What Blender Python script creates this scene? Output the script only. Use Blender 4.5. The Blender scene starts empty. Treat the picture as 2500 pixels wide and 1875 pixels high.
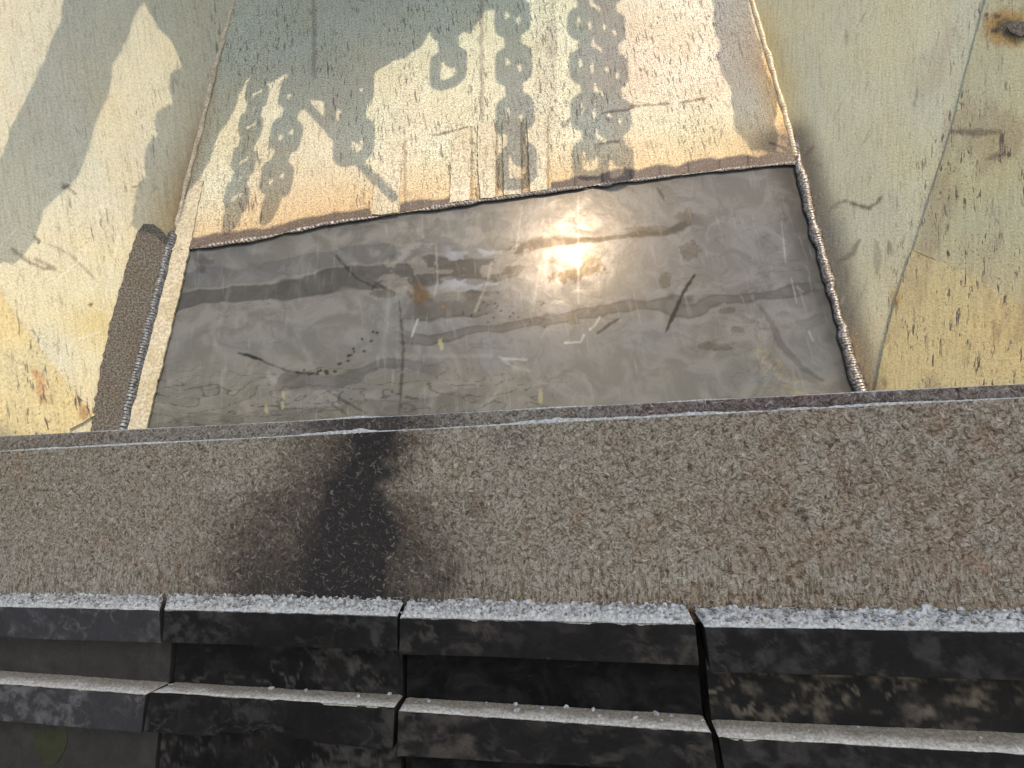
import bpy, math, random
import numpy as np
from mathutils import Vector, Matrix
from mathutils.geometry import delaunay_2d_cdt
random.seed(4); R = math.radians
sc = bpy.context.scene; COL = sc.collection
# ---------------------------------------------------------------- camera
W, H, F = 2500.0, 1875.0, 1500.0
PITCH, ROLL = R(-1.0), R(4.5)
CAM = np.array([0, 0, 1.6])
r0 = np.array([1, 0, 0.]); u0 = np.array([0, -math.sin(PITCH), math.cos(PITCH)]); fw = np.array([0, math.cos(PITCH), math.sin(PITCH)])
cu = math.cos(ROLL)*u0 + math.sin(ROLL)*r0; cr = math.cos(ROLL)*r0 - math.sin(ROLL)*u0
cam = bpy.data.cameras.new('camera'); co = bpy.data.objects.new('camera', cam); COL.objects.link(co)
co.matrix_world = Matrix(((cr[0], cu[0], -fw[0], CAM[0]), (cr[1], cu[1], -fw[1], CAM[1]), (cr[2], cu[2], -fw[2], CAM[2]), (0, 0, 0, 1)))
cam.sensor_width = 36; cam.lens = F/W*36; cam.clip_start = 0.02; cam.clip_end = 500
sc.camera = co
# ---------------------------------------------------------------- sun, sky, exposure
SAZ, SEL = R(24.5), R(49.7)                      # sun behind the viewer, a little to the right
S = np.array([math.sin(SAZ)*math.cos(SEL), -math.cos(SAZ)*math.cos(SEL), math.sin(SEL)])
w = bpy.data.worlds.new('World'); sc.world = w; w.use_nodes = True
nt = w.node_tree; bg = nt.nodes['Background']; sky = nt.nodes.new('ShaderNodeTexSky')
sky.sky_type = 'NISHITA'; sky.dust_density = 2.3; sky.ozone_density = .8; sky.sun_disc = False; sky.sun_elevation = SEL; sky.sun_rotation = math.atan2(S[0], S[1])
nt.links.new(sky.outputs[0], bg.inputs[0]); bg.inputs[1].default_value = 0.15
sl = bpy.data.lights.new('sun', 'SUN'); sl.energy = 2.0; sl.angle = R(0.42); sl.color = (1, .82, .63)
so = bpy.data.objects.new('sun', sl); COL.objects.link(so)
so.rotation_euler = Vector(S).to_track_quat('Z', 'Y').to_euler(); so.location = (0, 0, 6)
sc.view_settings.view_transform = 'Standard'; sc.view_settings.look = 'None'
sc.view_settings.exposure = 1.0; sc.view_settings.gamma = 1; sc.view_settings.use_curve_mapping = False

# ---------------------------------------------------------------- numpy noise
def _h(ix, iy, s):
    n = (ix.astype(np.int64)*374761393 + iy.astype(np.int64)*668265263 + s*974634777) & 0x7fffffff
    n = ((n ^ (n >> 13))*1274126177) & 0x7fffffff
    return ((n ^ (n >> 16)) & 0xffff)/65535.0
def vn(x, y, s=0):
    x = np.asarray(x, float); y = np.asarray(y, float)
    ix = np.floor(x); iy = np.floor(y); fx = x-ix; fy = y-iy
    fx = fx*fx*(3-2*fx); fy = fy*fy*(3-2*fy)
    a = _h(ix, iy, s); b = _h(ix+1, iy, s); c = _h(ix, iy+1, s); d = _h(ix+1, iy+1, s)
    return (a*(1-fx)+b*fx)*(1-fy)+(c*(1-fx)+d*fx)*fy
def fbm(x, y, s=0, o=4, g=.5):
    t = 0; a = 1; m = 0
    for i in range(o):
        t = t+a*vn(x, y, s+i*17); m += a; a *= g; x = x*2.03+11.3; y = y*2.03+4.7
    return t/m
def ss(e0, e1, x):
    t = np.clip((x-e0)/(e1-e0), 0, 1); return t*t*(3-2*t)

# ---------------------------------------------------------------- planes and rays
def ray(px, py):
    px = np.asarray(px, float); py = np.asarray(py, float)
    a = (px-W/2)/F; b = -(py-H/2)/F
    return fw + a[..., None]*cr + b[..., None]*cu
class Plane:
    def __init__(s, o, n, u=None):
        s.o = np.array(o, float); s.n = np.array(n, float); s.n /= np.linalg.norm(s.n)
        if u is None: u = np.cross([0, 0, 1.], s.n)
        u = np.array(u, float); u = u-s.n*np.dot(u, s.n); s.u = u/np.linalg.norm(u); s.v = np.cross(s.n, s.u)
    def hit(s, px, py):
        d = ray(px, py); t = np.dot(s.o-CAM, s.n)/(d@s.n); return CAM+d*t[..., None]
    def off(s, d): return Plane(s.o+s.n*d, s.n, s.u)
    def loc(s, P): q = P-s.o; return np.stack([q@s.u, q@s.v, q@s.n], -1)
    def mat(s): return Matrix([[s.u[i], s.v[i], s.n[i], s.o[i]] for i in range(3)]+[[0, 0, 0, 1]])
def facing(yaw, el, px, py, dist):           # yaw>0: the plane turns towards the right
    n = np.array([math.sin(yaw)*math.cos(el), -math.cos(yaw)*math.cos(el), math.sin(el)])
    return Plane(CAM+ray(px, py)*dist, n)

# ---------------------------------------------------------------- materials
def rgb(c): return (c[0], c[1], c[2], 1)
class NT:
    def __init__(s, name):
        s.m = bpy.data.materials.new(name); s.m.use_nodes = True; s.t = s.m.node_tree
        s.b = s.t.nodes['Principled BSDF']; s.tc = s.n('ShaderNodeTexCoord')
    def n(s, k, **kw):
        x = s.t.nodes.new(k)
        for a, b in kw.items(): setattr(x, a, b)
        return x
    def set(s, sock, v):
        if isinstance(v, bpy.types.NodeSocket): s.t.links.new(v, sock)
        elif isinstance(v, (tuple, list)): sock.default_value = rgb(v) if len(sock.default_value) == 4 else v
        else: sock.default_value = v
    def co(s, sx=1, sy=1, sz=1, rot=0):
        m = s.n('ShaderNodeMapping'); s.t.links.new(s.tc.outputs['Object'], m.inputs[0])
        m.inputs['Scale'].default_value = (sx, sy, sz); m.inputs['Rotation'].default_value = (0, 0, rot); return m.outputs[0]
    def noise(s, scale, det=4, rough=.55, dist=0, vec=None):
        x = s.n('ShaderNodeTexNoise'); s.set(x.inputs['Vector'], vec or s.tc.outputs['Object'])
        x.inputs['Scale'].default_value = scale; x.inputs['Detail'].default_value = det; x.inputs['Roughness'].default_value = rough
        x.inputs['Distortion'].default_value = dist; return x.outputs[0]
    def rng(s, v, a, b, c=0, d=1):
        x = s.n('ShaderNodeMapRange'); x.interpolation_type = 'SMOOTHSTEP'; s.set(x.inputs[0], v)
        for i, k in enumerate((a, b, c, d)): x.inputs[i+1].default_value = k
        return x.outputs[0]
    def math(s, op, a, b=0):
        x = s.n('ShaderNodeMath', operation=op); s.set(x.inputs[0], a); s.set(x.inputs[1], b); return x.outputs[0]
    def mix(s, f, a, b, mode='MIX'):
        x = s.n('ShaderNodeMix', data_type='RGBA', blend_type=mode); s.set(x.inputs[0], f); s.set(x.inputs[6], a); s.set(x.inputs[7], b); return x.outputs[2]
    def attr(s, name):
        x = s.n('ShaderNodeAttribute'); x.attribute_name = name; return x
    def bump(s, h, st, d, nrm=None):
        x = s.n('ShaderNodeBump'); x.inputs['Strength'].default_value = st; x.inputs['Distance'].default_value = d
        s.set(x.inputs['Height'], h)
        if nrm: s.t.links.new(nrm, x.inputs['Normal'])
        return x.outputs[0]
    def out(s, c, rough=.6, metal=0, nrm=None, spec=.5):
        s.set(s.b.inputs['Base Color'], c); s.set(s.b.inputs['Roughness'], rough); s.set(s.b.inputs['Metallic'], metal)
        s.set(s.b.inputs['Specular IOR Level'], spec)
        if nrm: s.t.links.new(nrm, s.b.inputs['Normal'])
        return s.m

def wall_mat(name, rot=0.0, dens=1.0, gloss=.55, grit=.9):
    k = NT(name); a = k.attr('col').outputs['Color']; m = k.attr('msk')
    sep = k.n('ShaderNodeSeparateColor'); k.t.links.new(m.outputs['Color'], sep.inputs[0])
    big = k.noise(3, 3, .6, .4)
    st = k.noise(115, 4, .6, 0.3, k.co(1, .17, 1, rot))
    st2 = k.noise(170, 5, .7, 0.4, k.co(1, .65, 1, rot))
    f = k.noise(210, 4, .75)
    d1 = k.rng(st, .56, .66); d2 = k.rng(st2, .55, .66)
    dm = k.math('MULTIPLY', k.math('MAXIMUM', d1, k.math('MULTIPLY', d2, .7)), sep.outputs[0])
    c = k.mix(k.rng(big, .35, .7, 0, .35), a, (1.0, .86, .66), 'MULTIPLY')
    c = k.mix(k.rng(f, .44, .62, 0, grit), c, (.42, .40, .37), 'MULTIPLY')
    lt = k.rng(k.noise(190, 4, .75, 0, k.co(1, .6, 1, rot)), .56, .70, 0, .22)
    c = k.mix(lt, c, (.95, .92, .84))
    c = k.mix(k.rng(k.noise(150, 3, .6, .1, k.co(1, .05, 1, rot)), .42, .68, 0, .22), c, (.48, .45, .40), 'MULTIPLY')
    c = k.mix(k.math('MULTIPLY', dm, .82*dens), c, (.10, .085, .07))
    hgt = k.math('SUBTRACT', k.math('ADD', k.math('MULTIPLY', f, .35), k.math('MULTIPLY', k.noise(150, 4, .65), .8)), k.math('MULTIPLY', dm, .5))
    return k.out(c, k.rng(big, .3, .7, gloss-.06, gloss+.12), .25, k.bump(hgt, grit, .003), .28)
M = {}
M['wall'] = wall_mat('weathered_steel', 0, 1.0)
M['wall_left'] = wall_mat('weathered_steel_left', R(-8), .95, .6, .42)
M['wall_right'] = wall_mat('weathered_steel_right', R(-14), .95, .6, .42)

k = NT('dark_patch_steel'); a = k.attr('col').outputs['Color']; sep = k.n('ShaderNodeSeparateColor'); k.t.links.new(k.attr('msk').outputs['Color'], sep.inputs[0])
n1 = k.noise(9, 5, .6, 1.2); n2 = k.noise(340, 3, .6); n3 = k.noise(60, 4, .65, .3, k.co(1, .12, 1))
a = k.mix(1.0, a, (.42, .44, .455), 'MULTIPLY')
c = k.mix(k.rng(n1, .38, .62, 0, .55), a, (.50, .515, .50), 'MULTIPLY')
c = k.mix(k.rng(n2, .35, .65, 0, .25), c, (.45, .45, .45), 'MULTIPLY')
c = k.mix(k.rng(n3, .55, .75, 0, .12), c, (.36, .36, .34))
M['patch'] = k.out(c, k.math('ADD', k.rng(n1, .3, .7, .185, .25), k.math('MULTIPLY', sep.outputs[1], .05)), .04,
                   k.bump(k.math('ADD', k.math('MULTIPLY', n2, .08), k.noise(26, 3, .5, .6)), .06, .004), .05)
M['patch'].node_tree.nodes['Principled BSDF'].inputs['Specular Tint'].default_value = (1, .7, .36, 1)

k = NT('flaking_rust_beam'); a = k.attr('col').outputs['Color']; sep = k.n('ShaderNodeSeparateColor'); k.t.links.new(k.attr('msk').outputs['Color'], sep.inputs[0])
n1 = k.noise(95, 5, .68, 2.2); n2 = k.noise(140, 4, .7, 1.6, k.co(.75, 1, 1)); nb = k.noise(14, 4, .6, .5); n4 = k.noise(210, 4, .65, 1.0, k.co(1, .25, 1))
t = k.mix(sep.outputs[0], n1, n4)
w_ = k.n('ShaderNodeTexNoise'); k.t.links.new(k.tc.outputs['Object'], w_.inputs['Vector']); w_.inputs['Scale'].default_value = 60; w_.inputs['Detail'].default_value = 2
wa = k.n('ShaderNodeVectorMath', operation='MULTIPLY_ADD'); k.t.links.new(w_.outputs['Color'], wa.inputs[0]); wa.inputs[1].default_value = (.018,)*3; k.t.links.new(k.tc.outputs['Object'], wa.inputs[2])
def sliver(rot, sx, sy):
    m1 = k.n('ShaderNodeMapping'); k.t.links.new(wa.outputs[0], m1.inputs[0]); m1.inputs['Rotation'].default_value = (0, 0, rot)
    m2 = k.n('ShaderNodeMapping'); k.t.links.new(m1.outputs[0], m2.inputs[0]); m2.inputs['Scale'].default_value = (sx, sy, 1)
    return k.noise(1, 2, .5, 0, m2.outputs[0])
s1, s2, s3 = sliver(R(-30), 70, 210), sliver(R(25), 60, 230), sliver(R(80), 75, 220)
mx = k.math('MAXIMUM', k.math('MAXIMUM', s1, s2), s3); mn = k.math('MINIMUM', k.math('MINIMUM', s1, s2), s3)
rg = k.math('MULTIPLY', k.rng(mx, .60, .68), k.rng(k.noise(45, 3, .6), .35, .6, .3, 1))
c = k.mix(k.rng(t, .42, .60, .0, .85), a, (.34, .27, .20), 'MULTIPLY')
c = k.mix(k.rng(mn, .40, .32, 0, .8), c, (.30, .20, .14), 'MULTIPLY')
c = k.mix(k.math('MULTIPLY', k.rng(k.noise(300, 3, .7), .5, .64), .45), c, (.4, .34, .28), 'MULTIPLY')
c = k.mix(k.math('MULTIPLY', k.rng(nb, .5, .7), .4), c, (.85, .60, .45), 'MULTIPLY')
c = k.mix(k.math('MULTIPLY', rg, .50), c, (.56, .51, .42))
c = k.mix(k.math('MULTIPLY', sep.outputs[1], k.math('SUBTRACT', .97, k.math('MULTIPLY', rg, .35))), c, (.014, .012, .011))
M['beam'] = k.out(c, .8, 0, k.bump(k.math('ADD', n1, k.math('MULTIPLY', rg, .45)), .9, .005), .3)

k = NT('black_rubber'); a = k.attr('col').outputs['Color']
n1 = k.noise(16, 6, .65, .8); n2 = k.noise(90, 5, .7, .4, k.co(.25, 1, 1)); n3 = k.noise(300, 2, .6); n5 = k.noise(7, 5, .6, 1.5)
c = k.mix(k.rng(n1, .42, .70, 0, .55), a, (.026, .024, .021)); c = k.mix(k.rng(n2, .56, .74, 0, .2), c, (.06, .056, .05))
c = k.mix(k.rng(n3, .5, .7, 0, .3), c, (.4, .4, .4), 'MULTIPLY')
M['rubber'] = k.out(c, k.rng(n1, .3, .7, .65, .9), 0, k.bump(k.math('ADD', k.math('MULTIPLY', n3, .3), n1), .5, .004), .10)

def dustmat(name, c1, c2, bs=1.0):
    k = NT(name); at_ = k.attr('col').outputs['Color']; n = k.noise(220, 4, .7); n2 = k.noise(40, 4, .6); n3 = k.noise(480, 2)
    c = k.mix(k.rng(n, .35, .65), c1, c2); c = k.mix(k.rng(n2, .35, .7, 0, .4), c, (.72, .68, .60), 'MULTIPLY')
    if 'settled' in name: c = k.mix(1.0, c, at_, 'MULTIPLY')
    return k.out(c, .95, 0, k.bump(k.math('ADD', n, k.math('MULTIPLY', n3, .5)), .6*bs, .003), .2)
M['dust'] = dustmat('pale_rock_dust', (.54, .54, .50), (.27, .27, .25))
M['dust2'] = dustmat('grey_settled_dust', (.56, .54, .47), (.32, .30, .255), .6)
M['stone'] = dustmat('crushed_stone', (.55, .56, .54), (.30, .31, .31))

def weldmat(name, base, hi, metal=.75):
    k = NT(name); n = k.noise(160, 4, .6); n2 = k.noise(25, 3, .6)
    c = k.mix(k.rng(n, .4, .65), base, hi); c = k.mix(k.rng(n2, .45, .7, 0, .5), c, (.6, .5, .4), 'MULTIPLY')
    return k.out(c, .38, metal, k.bump(n, .4, .002), .5)
M['weld_dark'] = weldmat('blue_grey_weld', (.055, .06, .063), (.20, .21, .215), .45)
M['weld_brown'] = weldmat('brown_grey_weld', (.10, .092, .082), (.36, .33, .29))
M['weld_old'] = weldmat('old_cream_weld', (.40, .33, .22), (.62, .54, .38), .2)
M['slag'] = weldmat('cut_edge_slag', (.06, .052, .048), (.27, .25, .22), .1)

k = NT('ground_down_steel'); n = k.noise(210, 4, .7); n2 = k.noise(12, 4, .6, .5); n3 = k.noise(420, 2)
c = k.mix(k.rng(n, .38, .64), (.050, .045, .036), (.19, .175, .145)); c = k.mix(k.rng(n2, .4, .7, 0, .5), c, (.9, .76, .62), 'MULTIPLY')
M['ground'] = k.out(c, .72, .25, k.bump(k.math('ADD', n, n3), .4, .002), .4)

k = NT('strip_steel'); n = k.noise(150, 5, .65, .5); n2 = k.noise(10, 4, .6)
c = k.mix(k.rng(n, .38, .62), (.44, .41, .30), (.27, .235, .17)); c = k.mix(k.rng(n2, .45, .65, 0, .6), c, (.80, .78, .62), 'MULTIPLY')
M['strip'] = k.out(c, .6, .2, k.bump(n, .4, .002), .4)
k = NT('dark_structural_steel'); n = k.noise(30, 5, .6)
M['dark'] = k.out(k.mix(k.rng(n, .4, .6), (.03, .03, .03), (.07, .06, .05)), .7, .2, k.bump(n, .3, .003), .4)
k = NT('chain_steel'); n = k.noise(40, 5, .6)
M['chain'] = k.out(k.mix(k.rng(n, .4, .6), (.10, .09, .08), (.20, .15, .11)), .55, .5, k.bump(n, .3, .003), .4)
k = NT('gravel'); n = k.noise(5, 6, .7)
M['floor'] = k.out(k.mix(k.rng(n, .4, .6), (.20, .19, .17), (.32, .30, .27)), .95, 0, k.bump(k.noise(40, 5, .7), .6, .02), .2)

# ---------------------------------------------------------------- mesh helpers
def tag(o, label=None, cat=None, group=None, kind=None):
    for a, b in (('label', label), ('category', cat), ('group', group), ('kind', kind)):
        if b: o[a] = b
    return o
def link(name, verts, faces, mat, parent=None, mw=None, smooth=True, cols=None, msk=None):
    me = bpy.data.meshes.new(name); verts = np.asarray(verts, float)
    me.from_pydata([tuple(v) for v in verts.tolist()], [], [tuple(f) for f in faces]); me.update()
    if smooth: me.polygons.foreach_set('use_smooth', [True]*len(me.polygons))
    for nm, c in (('col', cols), ('msk', msk)):
        if c is not None:
            at = me.attributes.new(nm, 'FLOAT_COLOR', 'POINT')
            full = np.ones((len(verts), 4)); n = len(c); full[:n, :3] = c
            if n < len(verts): full[n:, :3] = np.mean(c, 0)
            at.data.foreach_set('color', full.ravel())
    me.materials.append(mat)
    o = bpy.data.objects.new(name, me); COL.objects.link(o)
    if mw is not None: o.matrix_world = mw
    if parent is not None:
        o.parent = parent; o.matrix_parent_inverse = parent.matrix_world.inverted() if False else Matrix()
    return o
def empty(name, loc=(0, 0, 0)):
    o = bpy.data.objects.new(name, None); COL.objects.link(o); o.location = loc; o.empty_display_size = .05; return o
def gridfaces(nu, nv, off=0):
    i, j = np.meshgrid(np.arange(nu-1), np.arange(nv-1), indexing='ij'); a = (i*nv+j).ravel()+off
    return np.stack([a, a+nv, a+nv+1, a+1], -1)
def sheet(name, pl, quad, step, mat, paint, disp=None, thick=.006, parent=None, edge=None):
    """flat plate on plane pl; quad = its corners TL,TR,BR,BL; a dense grid carries stains and dents"""
    q = np.array(quad, float)
    wv = max(np.linalg.norm(q[1]-q[0]), np.linalg.norm(q[2]-q[3])); hv = max(np.linalg.norm(q[3]-q[0]), np.linalg.norm(q[2]-q[1]))
    nu = int(wv/step)+2; nv = int(hv/step)+2
    U, V = np.meshgrid(np.linspace(0, 1, nu), np.linspace(0, 1, nv), indexing='ij')
    P = (q[0]*(1-U[..., None])+q[1]*U[..., None])*(1-V[..., None]) + (q[3]*(1-U[..., None])+q[2]*U[..., None])*V[..., None]
    px, py = P[..., 0].ravel(), P[..., 1].ravel()
    if edge is not None: px, py = edge(px, py, U.ravel(), V.ravel())
    L = pl.loc(pl.hit(px, py))
    col, msk = paint(px, py, L)
    if disp is not None: L[:, 2] += disp(px, py, L)
    f = gridfaces(nu, nv).tolist()
    ring = [i*nv for i in range(nu)] + [(nu-1)*nv+j for j in range(1, nv)] + [i*nv+nv-1 for i in range(nu-2, -1, -1)] + [j for j in range(nv-2, 0, -1)]
    B = L[ring].copy(); B[:, 2] = -thick; n0 = len(L); m = len(ring)
    f = [x[::-1] for x in f]
    for a in range(m):
        b = (a+1) % m; f.append((ring[a], ring[b], n0+b, n0+a))
    f.append([n0+a for a in range(m)][::-1])
    return link(name, np.vstack([L, B]), f, mat, parent, None if parent is not None else pl.mat(), True, col, msk)
def outline(name, pl, pts, mat, thick=.002, lift=.0, parent=None, step=None, col=None, jag=0, seed=0, disp=0.0, paint=None, gstep=5):
    """plate with a free outline, lying on plane pl"""
    p = []
    rnd = random.Random(seed)
    for i in range(len(pts)):
        a = np.array(pts[i], float); b = np.array(pts[(i+1) % len(pts)], float); n = max(1, int(np.linalg.norm(b-a)/8)) if jag else 1
        for k_ in range(n):
            q = a+(b-a)*k_/n
            if jag: q = q+np.array([rnd.gauss(0, jag), rnd.gauss(0, jag)])
            p.append(q)
    p = np.array(p); L = pl.loc(pl.hit(p[:, 0], p[:, 1])); L[:, 2] = lift+thick; n = len(L)
    B = L.copy(); B[:, 2] = lift-.001
    inner = []
    if paint is not None:
        gx, gy = np.meshgrid(np.arange(max(-30, p[:, 0].min()), min(2530, p[:, 0].max()), gstep), np.arange(max(-30, p[:, 1].min()), min(1120, p[:, 1].max()), gstep)); gx, gy = gx.ravel()+.37, gy.ravel()+.41
        ins = np.zeros(len(gx), bool); dm = np.full(len(gx), 1e9)
        for (x1, y1), (x2, y2) in zip(p, np.roll(p, -1, 0)):
            if y1 != y2: ins ^= ((gy < y1) != (gy < y2)) & (gx < (x2-x1)*(gy-y1)/(y2-y1)+x1)
            t = np.clip(((gx-x1)*(x2-x1)+(gy-y1)*(y2-y1))/((x2-x1)**2+(y2-y1)**2+1e-9), 0, 1); dm = np.minimum(dm, np.hypot(gx-x1-t*(x2-x1), gy-y1-t*(y2-y1)))
        ok = ins & (dm > 2); inner = pl.loc(pl.hit(gx[ok], gy[ok]))[:, :2].tolist()
    res = delaunay_2d_cdt([Vector(x[:2]) for x in L]+[Vector(x) for x in inner], [(i, (i+1) % n) for i in range(n)], [], 1, 1e-7)
    vv = [(v.x, v.y, lift+thick) for v in res[0]]; tf = [tuple(t) for t in res[2]]
    n0 = len(vv); V = vv+[tuple(x) for x in L]+[tuple(x) for x in B]
    F_ = tf+[(n0+(i+1) % n, n0+i, n0+n+i, n0+n+(i+1) % n) for i in range(n)]
    c = None if col is None else np.tile(col, (len(V), 1)); mk = None if col is None else np.tile((.6, .3, 0), (len(V), 1))
    if paint is not None:
        Q = np.array([tuple(v) for v in V]); Wp = pl.o+Q[:, :1]*pl.u+Q[:, 1:2]*pl.v-CAM; z = Wp@fw
        c, mk = paint(W/2+F*(Wp@cr)/z, H/2-F*(Wp@cu)/z, Q)
    return link(name, V, F_, mat, parent, None if parent is not None else pl.mat(), False, c, mk)
def bead(name, P, n_, rad, mat, parent=None, pitch=.004, amp=.16, wob=.1, seed=0, per=None, flat=.6):
    """ripple-surfaced weld bead along the 3D points P, half sunk in a surface of normal n_"""
    P = np.array(P); seg = np.linalg.norm(np.diff(P, axis=0), axis=1); s = np.concatenate([[0], np.cumsum(seg)]); Ln = s[-1]
    n = max(12, int(Ln/(pitch/5))); t = np.linspace(0, Ln, n)
    C = np.stack([np.interp(t, s, P[:, i]) for i in range(3)], -1)
    T = np.gradient(C, axis=0); T /= np.linalg.norm(T, axis=1)[:, None]; nn = np.array(n_)/np.linalg.norm(n_)
    Bn = np.cross(T, nn); Bn /= np.linalg.norm(Bn, axis=1)[:, None]; N2 = np.cross(Bn, T)
    m = 13; ph = np.linspace(-.15, math.pi+.15, m); V = []
    wv = vn(t/(pitch*2.2), t*0, seed); w2 = vn(t/.05, t*0+3, seed+5)
    rr = rad*(1+wob*(w2-.5)*2+.12*(wv-.5))
    tw = np.minimum(1, np.minimum(t, Ln-t)/(rad*1.5)+.15); rr = rr*tw
    sh = (vn(t/.03, t*0+9, seed+9)-.5)*rad*.35
    for j, a in enumerate(ph):
        cr_ = np.sin(a)
        rip = 1+amp*(np.abs(np.sin(math.pi*(t/pitch+.75*cr_+.9*wv)))-.5)*min(1, .35+cr_)
        rad2 = rr*rip
        V.append(C+Bn*(math.cos(a)*rr+sh)[:, None]+N2*(cr_*rad2*flat)[:, None])
    V = np.stack(V, 1).reshape(-1, 3); f = gridfaces(n, m).tolist()
    if per is not None: V = per.loc(V)
    return link(name, V, f, mat, parent, None)
def pts_on(pl, pts, lift=0):
    p = np.array(pts, float); return pl.hit(p[:, 0], p[:, 1])+pl.n*lift

# ---- stain painting, and some painted light, on a sheet's own grid
class Paint:
    def __init__(s, px, py, base):
        s.x = px; s.y = py; s.c = np.tile(np.array(base, float), (len(px), 1)); s.g = np.zeros(len(px)); s.d = np.ones(len(px))*.6
    def mix(s, a, col): s.c = s.c*(1-a[:, None])+np.array(col)*a[:, None]
    def dist(s, pts):
        D = np.full(len(s.x), 1e9); T = np.zeros(len(s.x)); tot = sum(math.hypot(b[0]-a[0], b[1]-a[1]) for a, b in zip(pts, pts[1:])); acc = 0
        for (ax, ay), (bx, by) in zip(pts, pts[1:]):
            dx, dy = bx-ax, by-ay; l2 = dx*dx+dy*dy+1e-9; t = np.clip(((s.x-ax)*dx+(s.y-ay)*dy)/l2, 0, 1)
            d = np.hypot(s.x-ax-t*dx, s.y-ay-t*dy); q = d < D; D[q] = d[q]; T[q] = (acc+t[q]*math.sqrt(l2))/tot; acc += math.sqrt(l2)
        return D, T
    def line(s, pts, w, col, al=.8, soft=2, wob=0, gl=0, taper=False, seed=1):
        D, T = s.dist(pts)
        if wob: D = D+(vn(s.x/9, s.y/9, seed)-.5)*wob
        ww = w*(1 if not taper else (.25+.75*np.sin(math.pi*np.clip(T, 0, 1))))
        a = al*(1-ss(ww/2-soft/2, ww/2+soft, D)); s.mix(a, col)
        if gl: s.g = np.maximum(s.g, a*gl)
        return s
    def blob(s, cx, cy, rx, ry, col, al=.7, soft=.35, rag=.5, rot=0, fs=14, ring=None, seed=3):
        dx, dy = s.x-cx, s.y-cy; c_, s_ = math.cos(rot), math.sin(rot)
        d = np.hypot((dx*c_+dy*s_)/rx, (-dx*s_+dy*c_)/ry)+(fbm(s.x/fs, s.y/fs, seed, 3)-.5)*rag*2
        a = al*(1-ss(1-soft, 1+.05, d)); s.mix(a, col)
        if ring: s.mix(ring[1]*np.exp(-((d-1)/.09)**2), ring[0])
        return s

# ================================================================ the chute
center = facing(R(6), R(20), 1250, 700, 1.8)
DK = (.07, .06, .052); CREAM = (.52, .53, .41); RUST = (.42, .24, .08)
CUT = [(430, 612), (650, 578), (800, 545), (960, 522), (1140, 494), (1340, 466), (1600, 433), (1800, 410), (1950, 396)]
cutx = np.array([p[0] for p in CUT]); cuty = np.array([p[1] for p in CUT])
def cut_y(x): return np.interp(x, cutx, cuty)
LS = [(690, -420), (625, -200), (572, 0), (520, 180), (488, 320), (455, 440), (430, 560), (368, 800), (305, 1050), (280, 1150)]
RS = [(1720, -420), (1785, -200), (1835, 0), (1880, 150), (1915, 270), (1945, 390), (2000, 600), (2108, 955), (2165, 1150)]

def paint_center(px, py, L):
    p = Paint(px, py, CREAM)
    n = fbm(px/130, py/260, 5, 4); p.mix(ss(.45, .7, n)*.35, (.56, .49, .38)); p.mix((1-ss(150, 330, py+.1*px))*.55, (.47, .55, .44))  # greener top: hue of the shade painted into the colour
    p.mix(ss(1380, 1480, px)*(1-ss(1820, 1900, px))*(1-ss(180, 330, py))*.4, (.62, .52, .47))   # pinkish towards the upper right
    dy = cut_y(px)-py
    p.mix((1-ss(0, 120+90*n, dy))*.60, (.52, .33, .13))
    D, T = p.dist(LS); p.mix((1-ss(0, 42, D))*ss(100, 500, py)*.55, (.36, .25, .11))
    D, T = p.dist(RS); p.mix((1-ss(0, 70, D))*ss(-50, 250, py)*.6, (.62, .36, .10))
    # vertical run marks
    for x0, y0, y1, w_, a_ in ((1175, -60, 470, 7, .5), (765, -30, 190, 8, .45), (1330, 0, 300, 50, .18), (1345, 60, 130, 26, .28)):
        p.line([(x0, y0), (x0+3, y1)], w_, (.14, .11, .10), a_, 5, 6, seed=8)
    p.d = .45+.55*ss(.4, .65, fbm(px/90, py/160, 21, 3))
    q = np.exp(-((px-1330)/45)**2)*(1-ss(250, 330, py)); p.d += .7*q
    for pts in ([(1540, 258), (1590, 256), (1640, 252)], [(1660, 250), (1720, 240)], [(1470, 276), (1530, 268), (1545, 262)], [(1450, 352), (1510, 345)], [(1060, 330), (1110, 318), (1140, 310)]):
        p.line(pts, 4, (.16, .12, .09), .75, 3, 5)
    for x0, y0, y1 in ((985, 345, 520), (1148, 310, 490), (1209, 300, 482), (1271, 290, 476), (1335, 284, 466), (1166, 306, 486), (1226, 297, 480), (1286, 290, 472), (1104, 400, 496)):
        p.line([(x0+3, y0), (x0+4, y1)], 5, (.20, .15, .09), .65, 3, 3)
    # scorched scallops above the torch cut
    hgt = 17+15*fbm(px/60, px*0, 44, 2)+10*np.abs(np.sin(px/31.0))*ss(1300, 1500, px)
    bars = ((px > 1130) & (px < 1345)) | ((px > 905) & (px < 975))
    hgt = np.where(bars, 3, hgt)
    a = (1-ss(hgt-5, hgt+3, dy+3*(vn(px/5, py/5, 3)-.5))); p.mix(a*.9, (.075, .062, .062)); p.d *= 1-a*.8
    for x0 in (1403, 1470, 1540, 1610, 1680, 1755, 1825): p.line([(x0, cut_y(x0)-26), (x0+2, cut_y(x0))], 4, (.04, .03, .03), .8*1, 2)
    D = np.hypot((px-1905), (py-350)*1.5); p.mix((1-ss(20, 95, D))*.75, (.12, .10, .08))
    p.line([(1880, 348), (1905, 358), (1930, 372)], 6, DK, .85, 3, 3); p.line([(1912, 335), (1925, 345), (1935, 365)], 14, (.12, .09, .08), .8, 5, 4)
    return p.c, np.stack([np.clip(p.d, 0, 1), p.g, p.g*0], -1)
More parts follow.
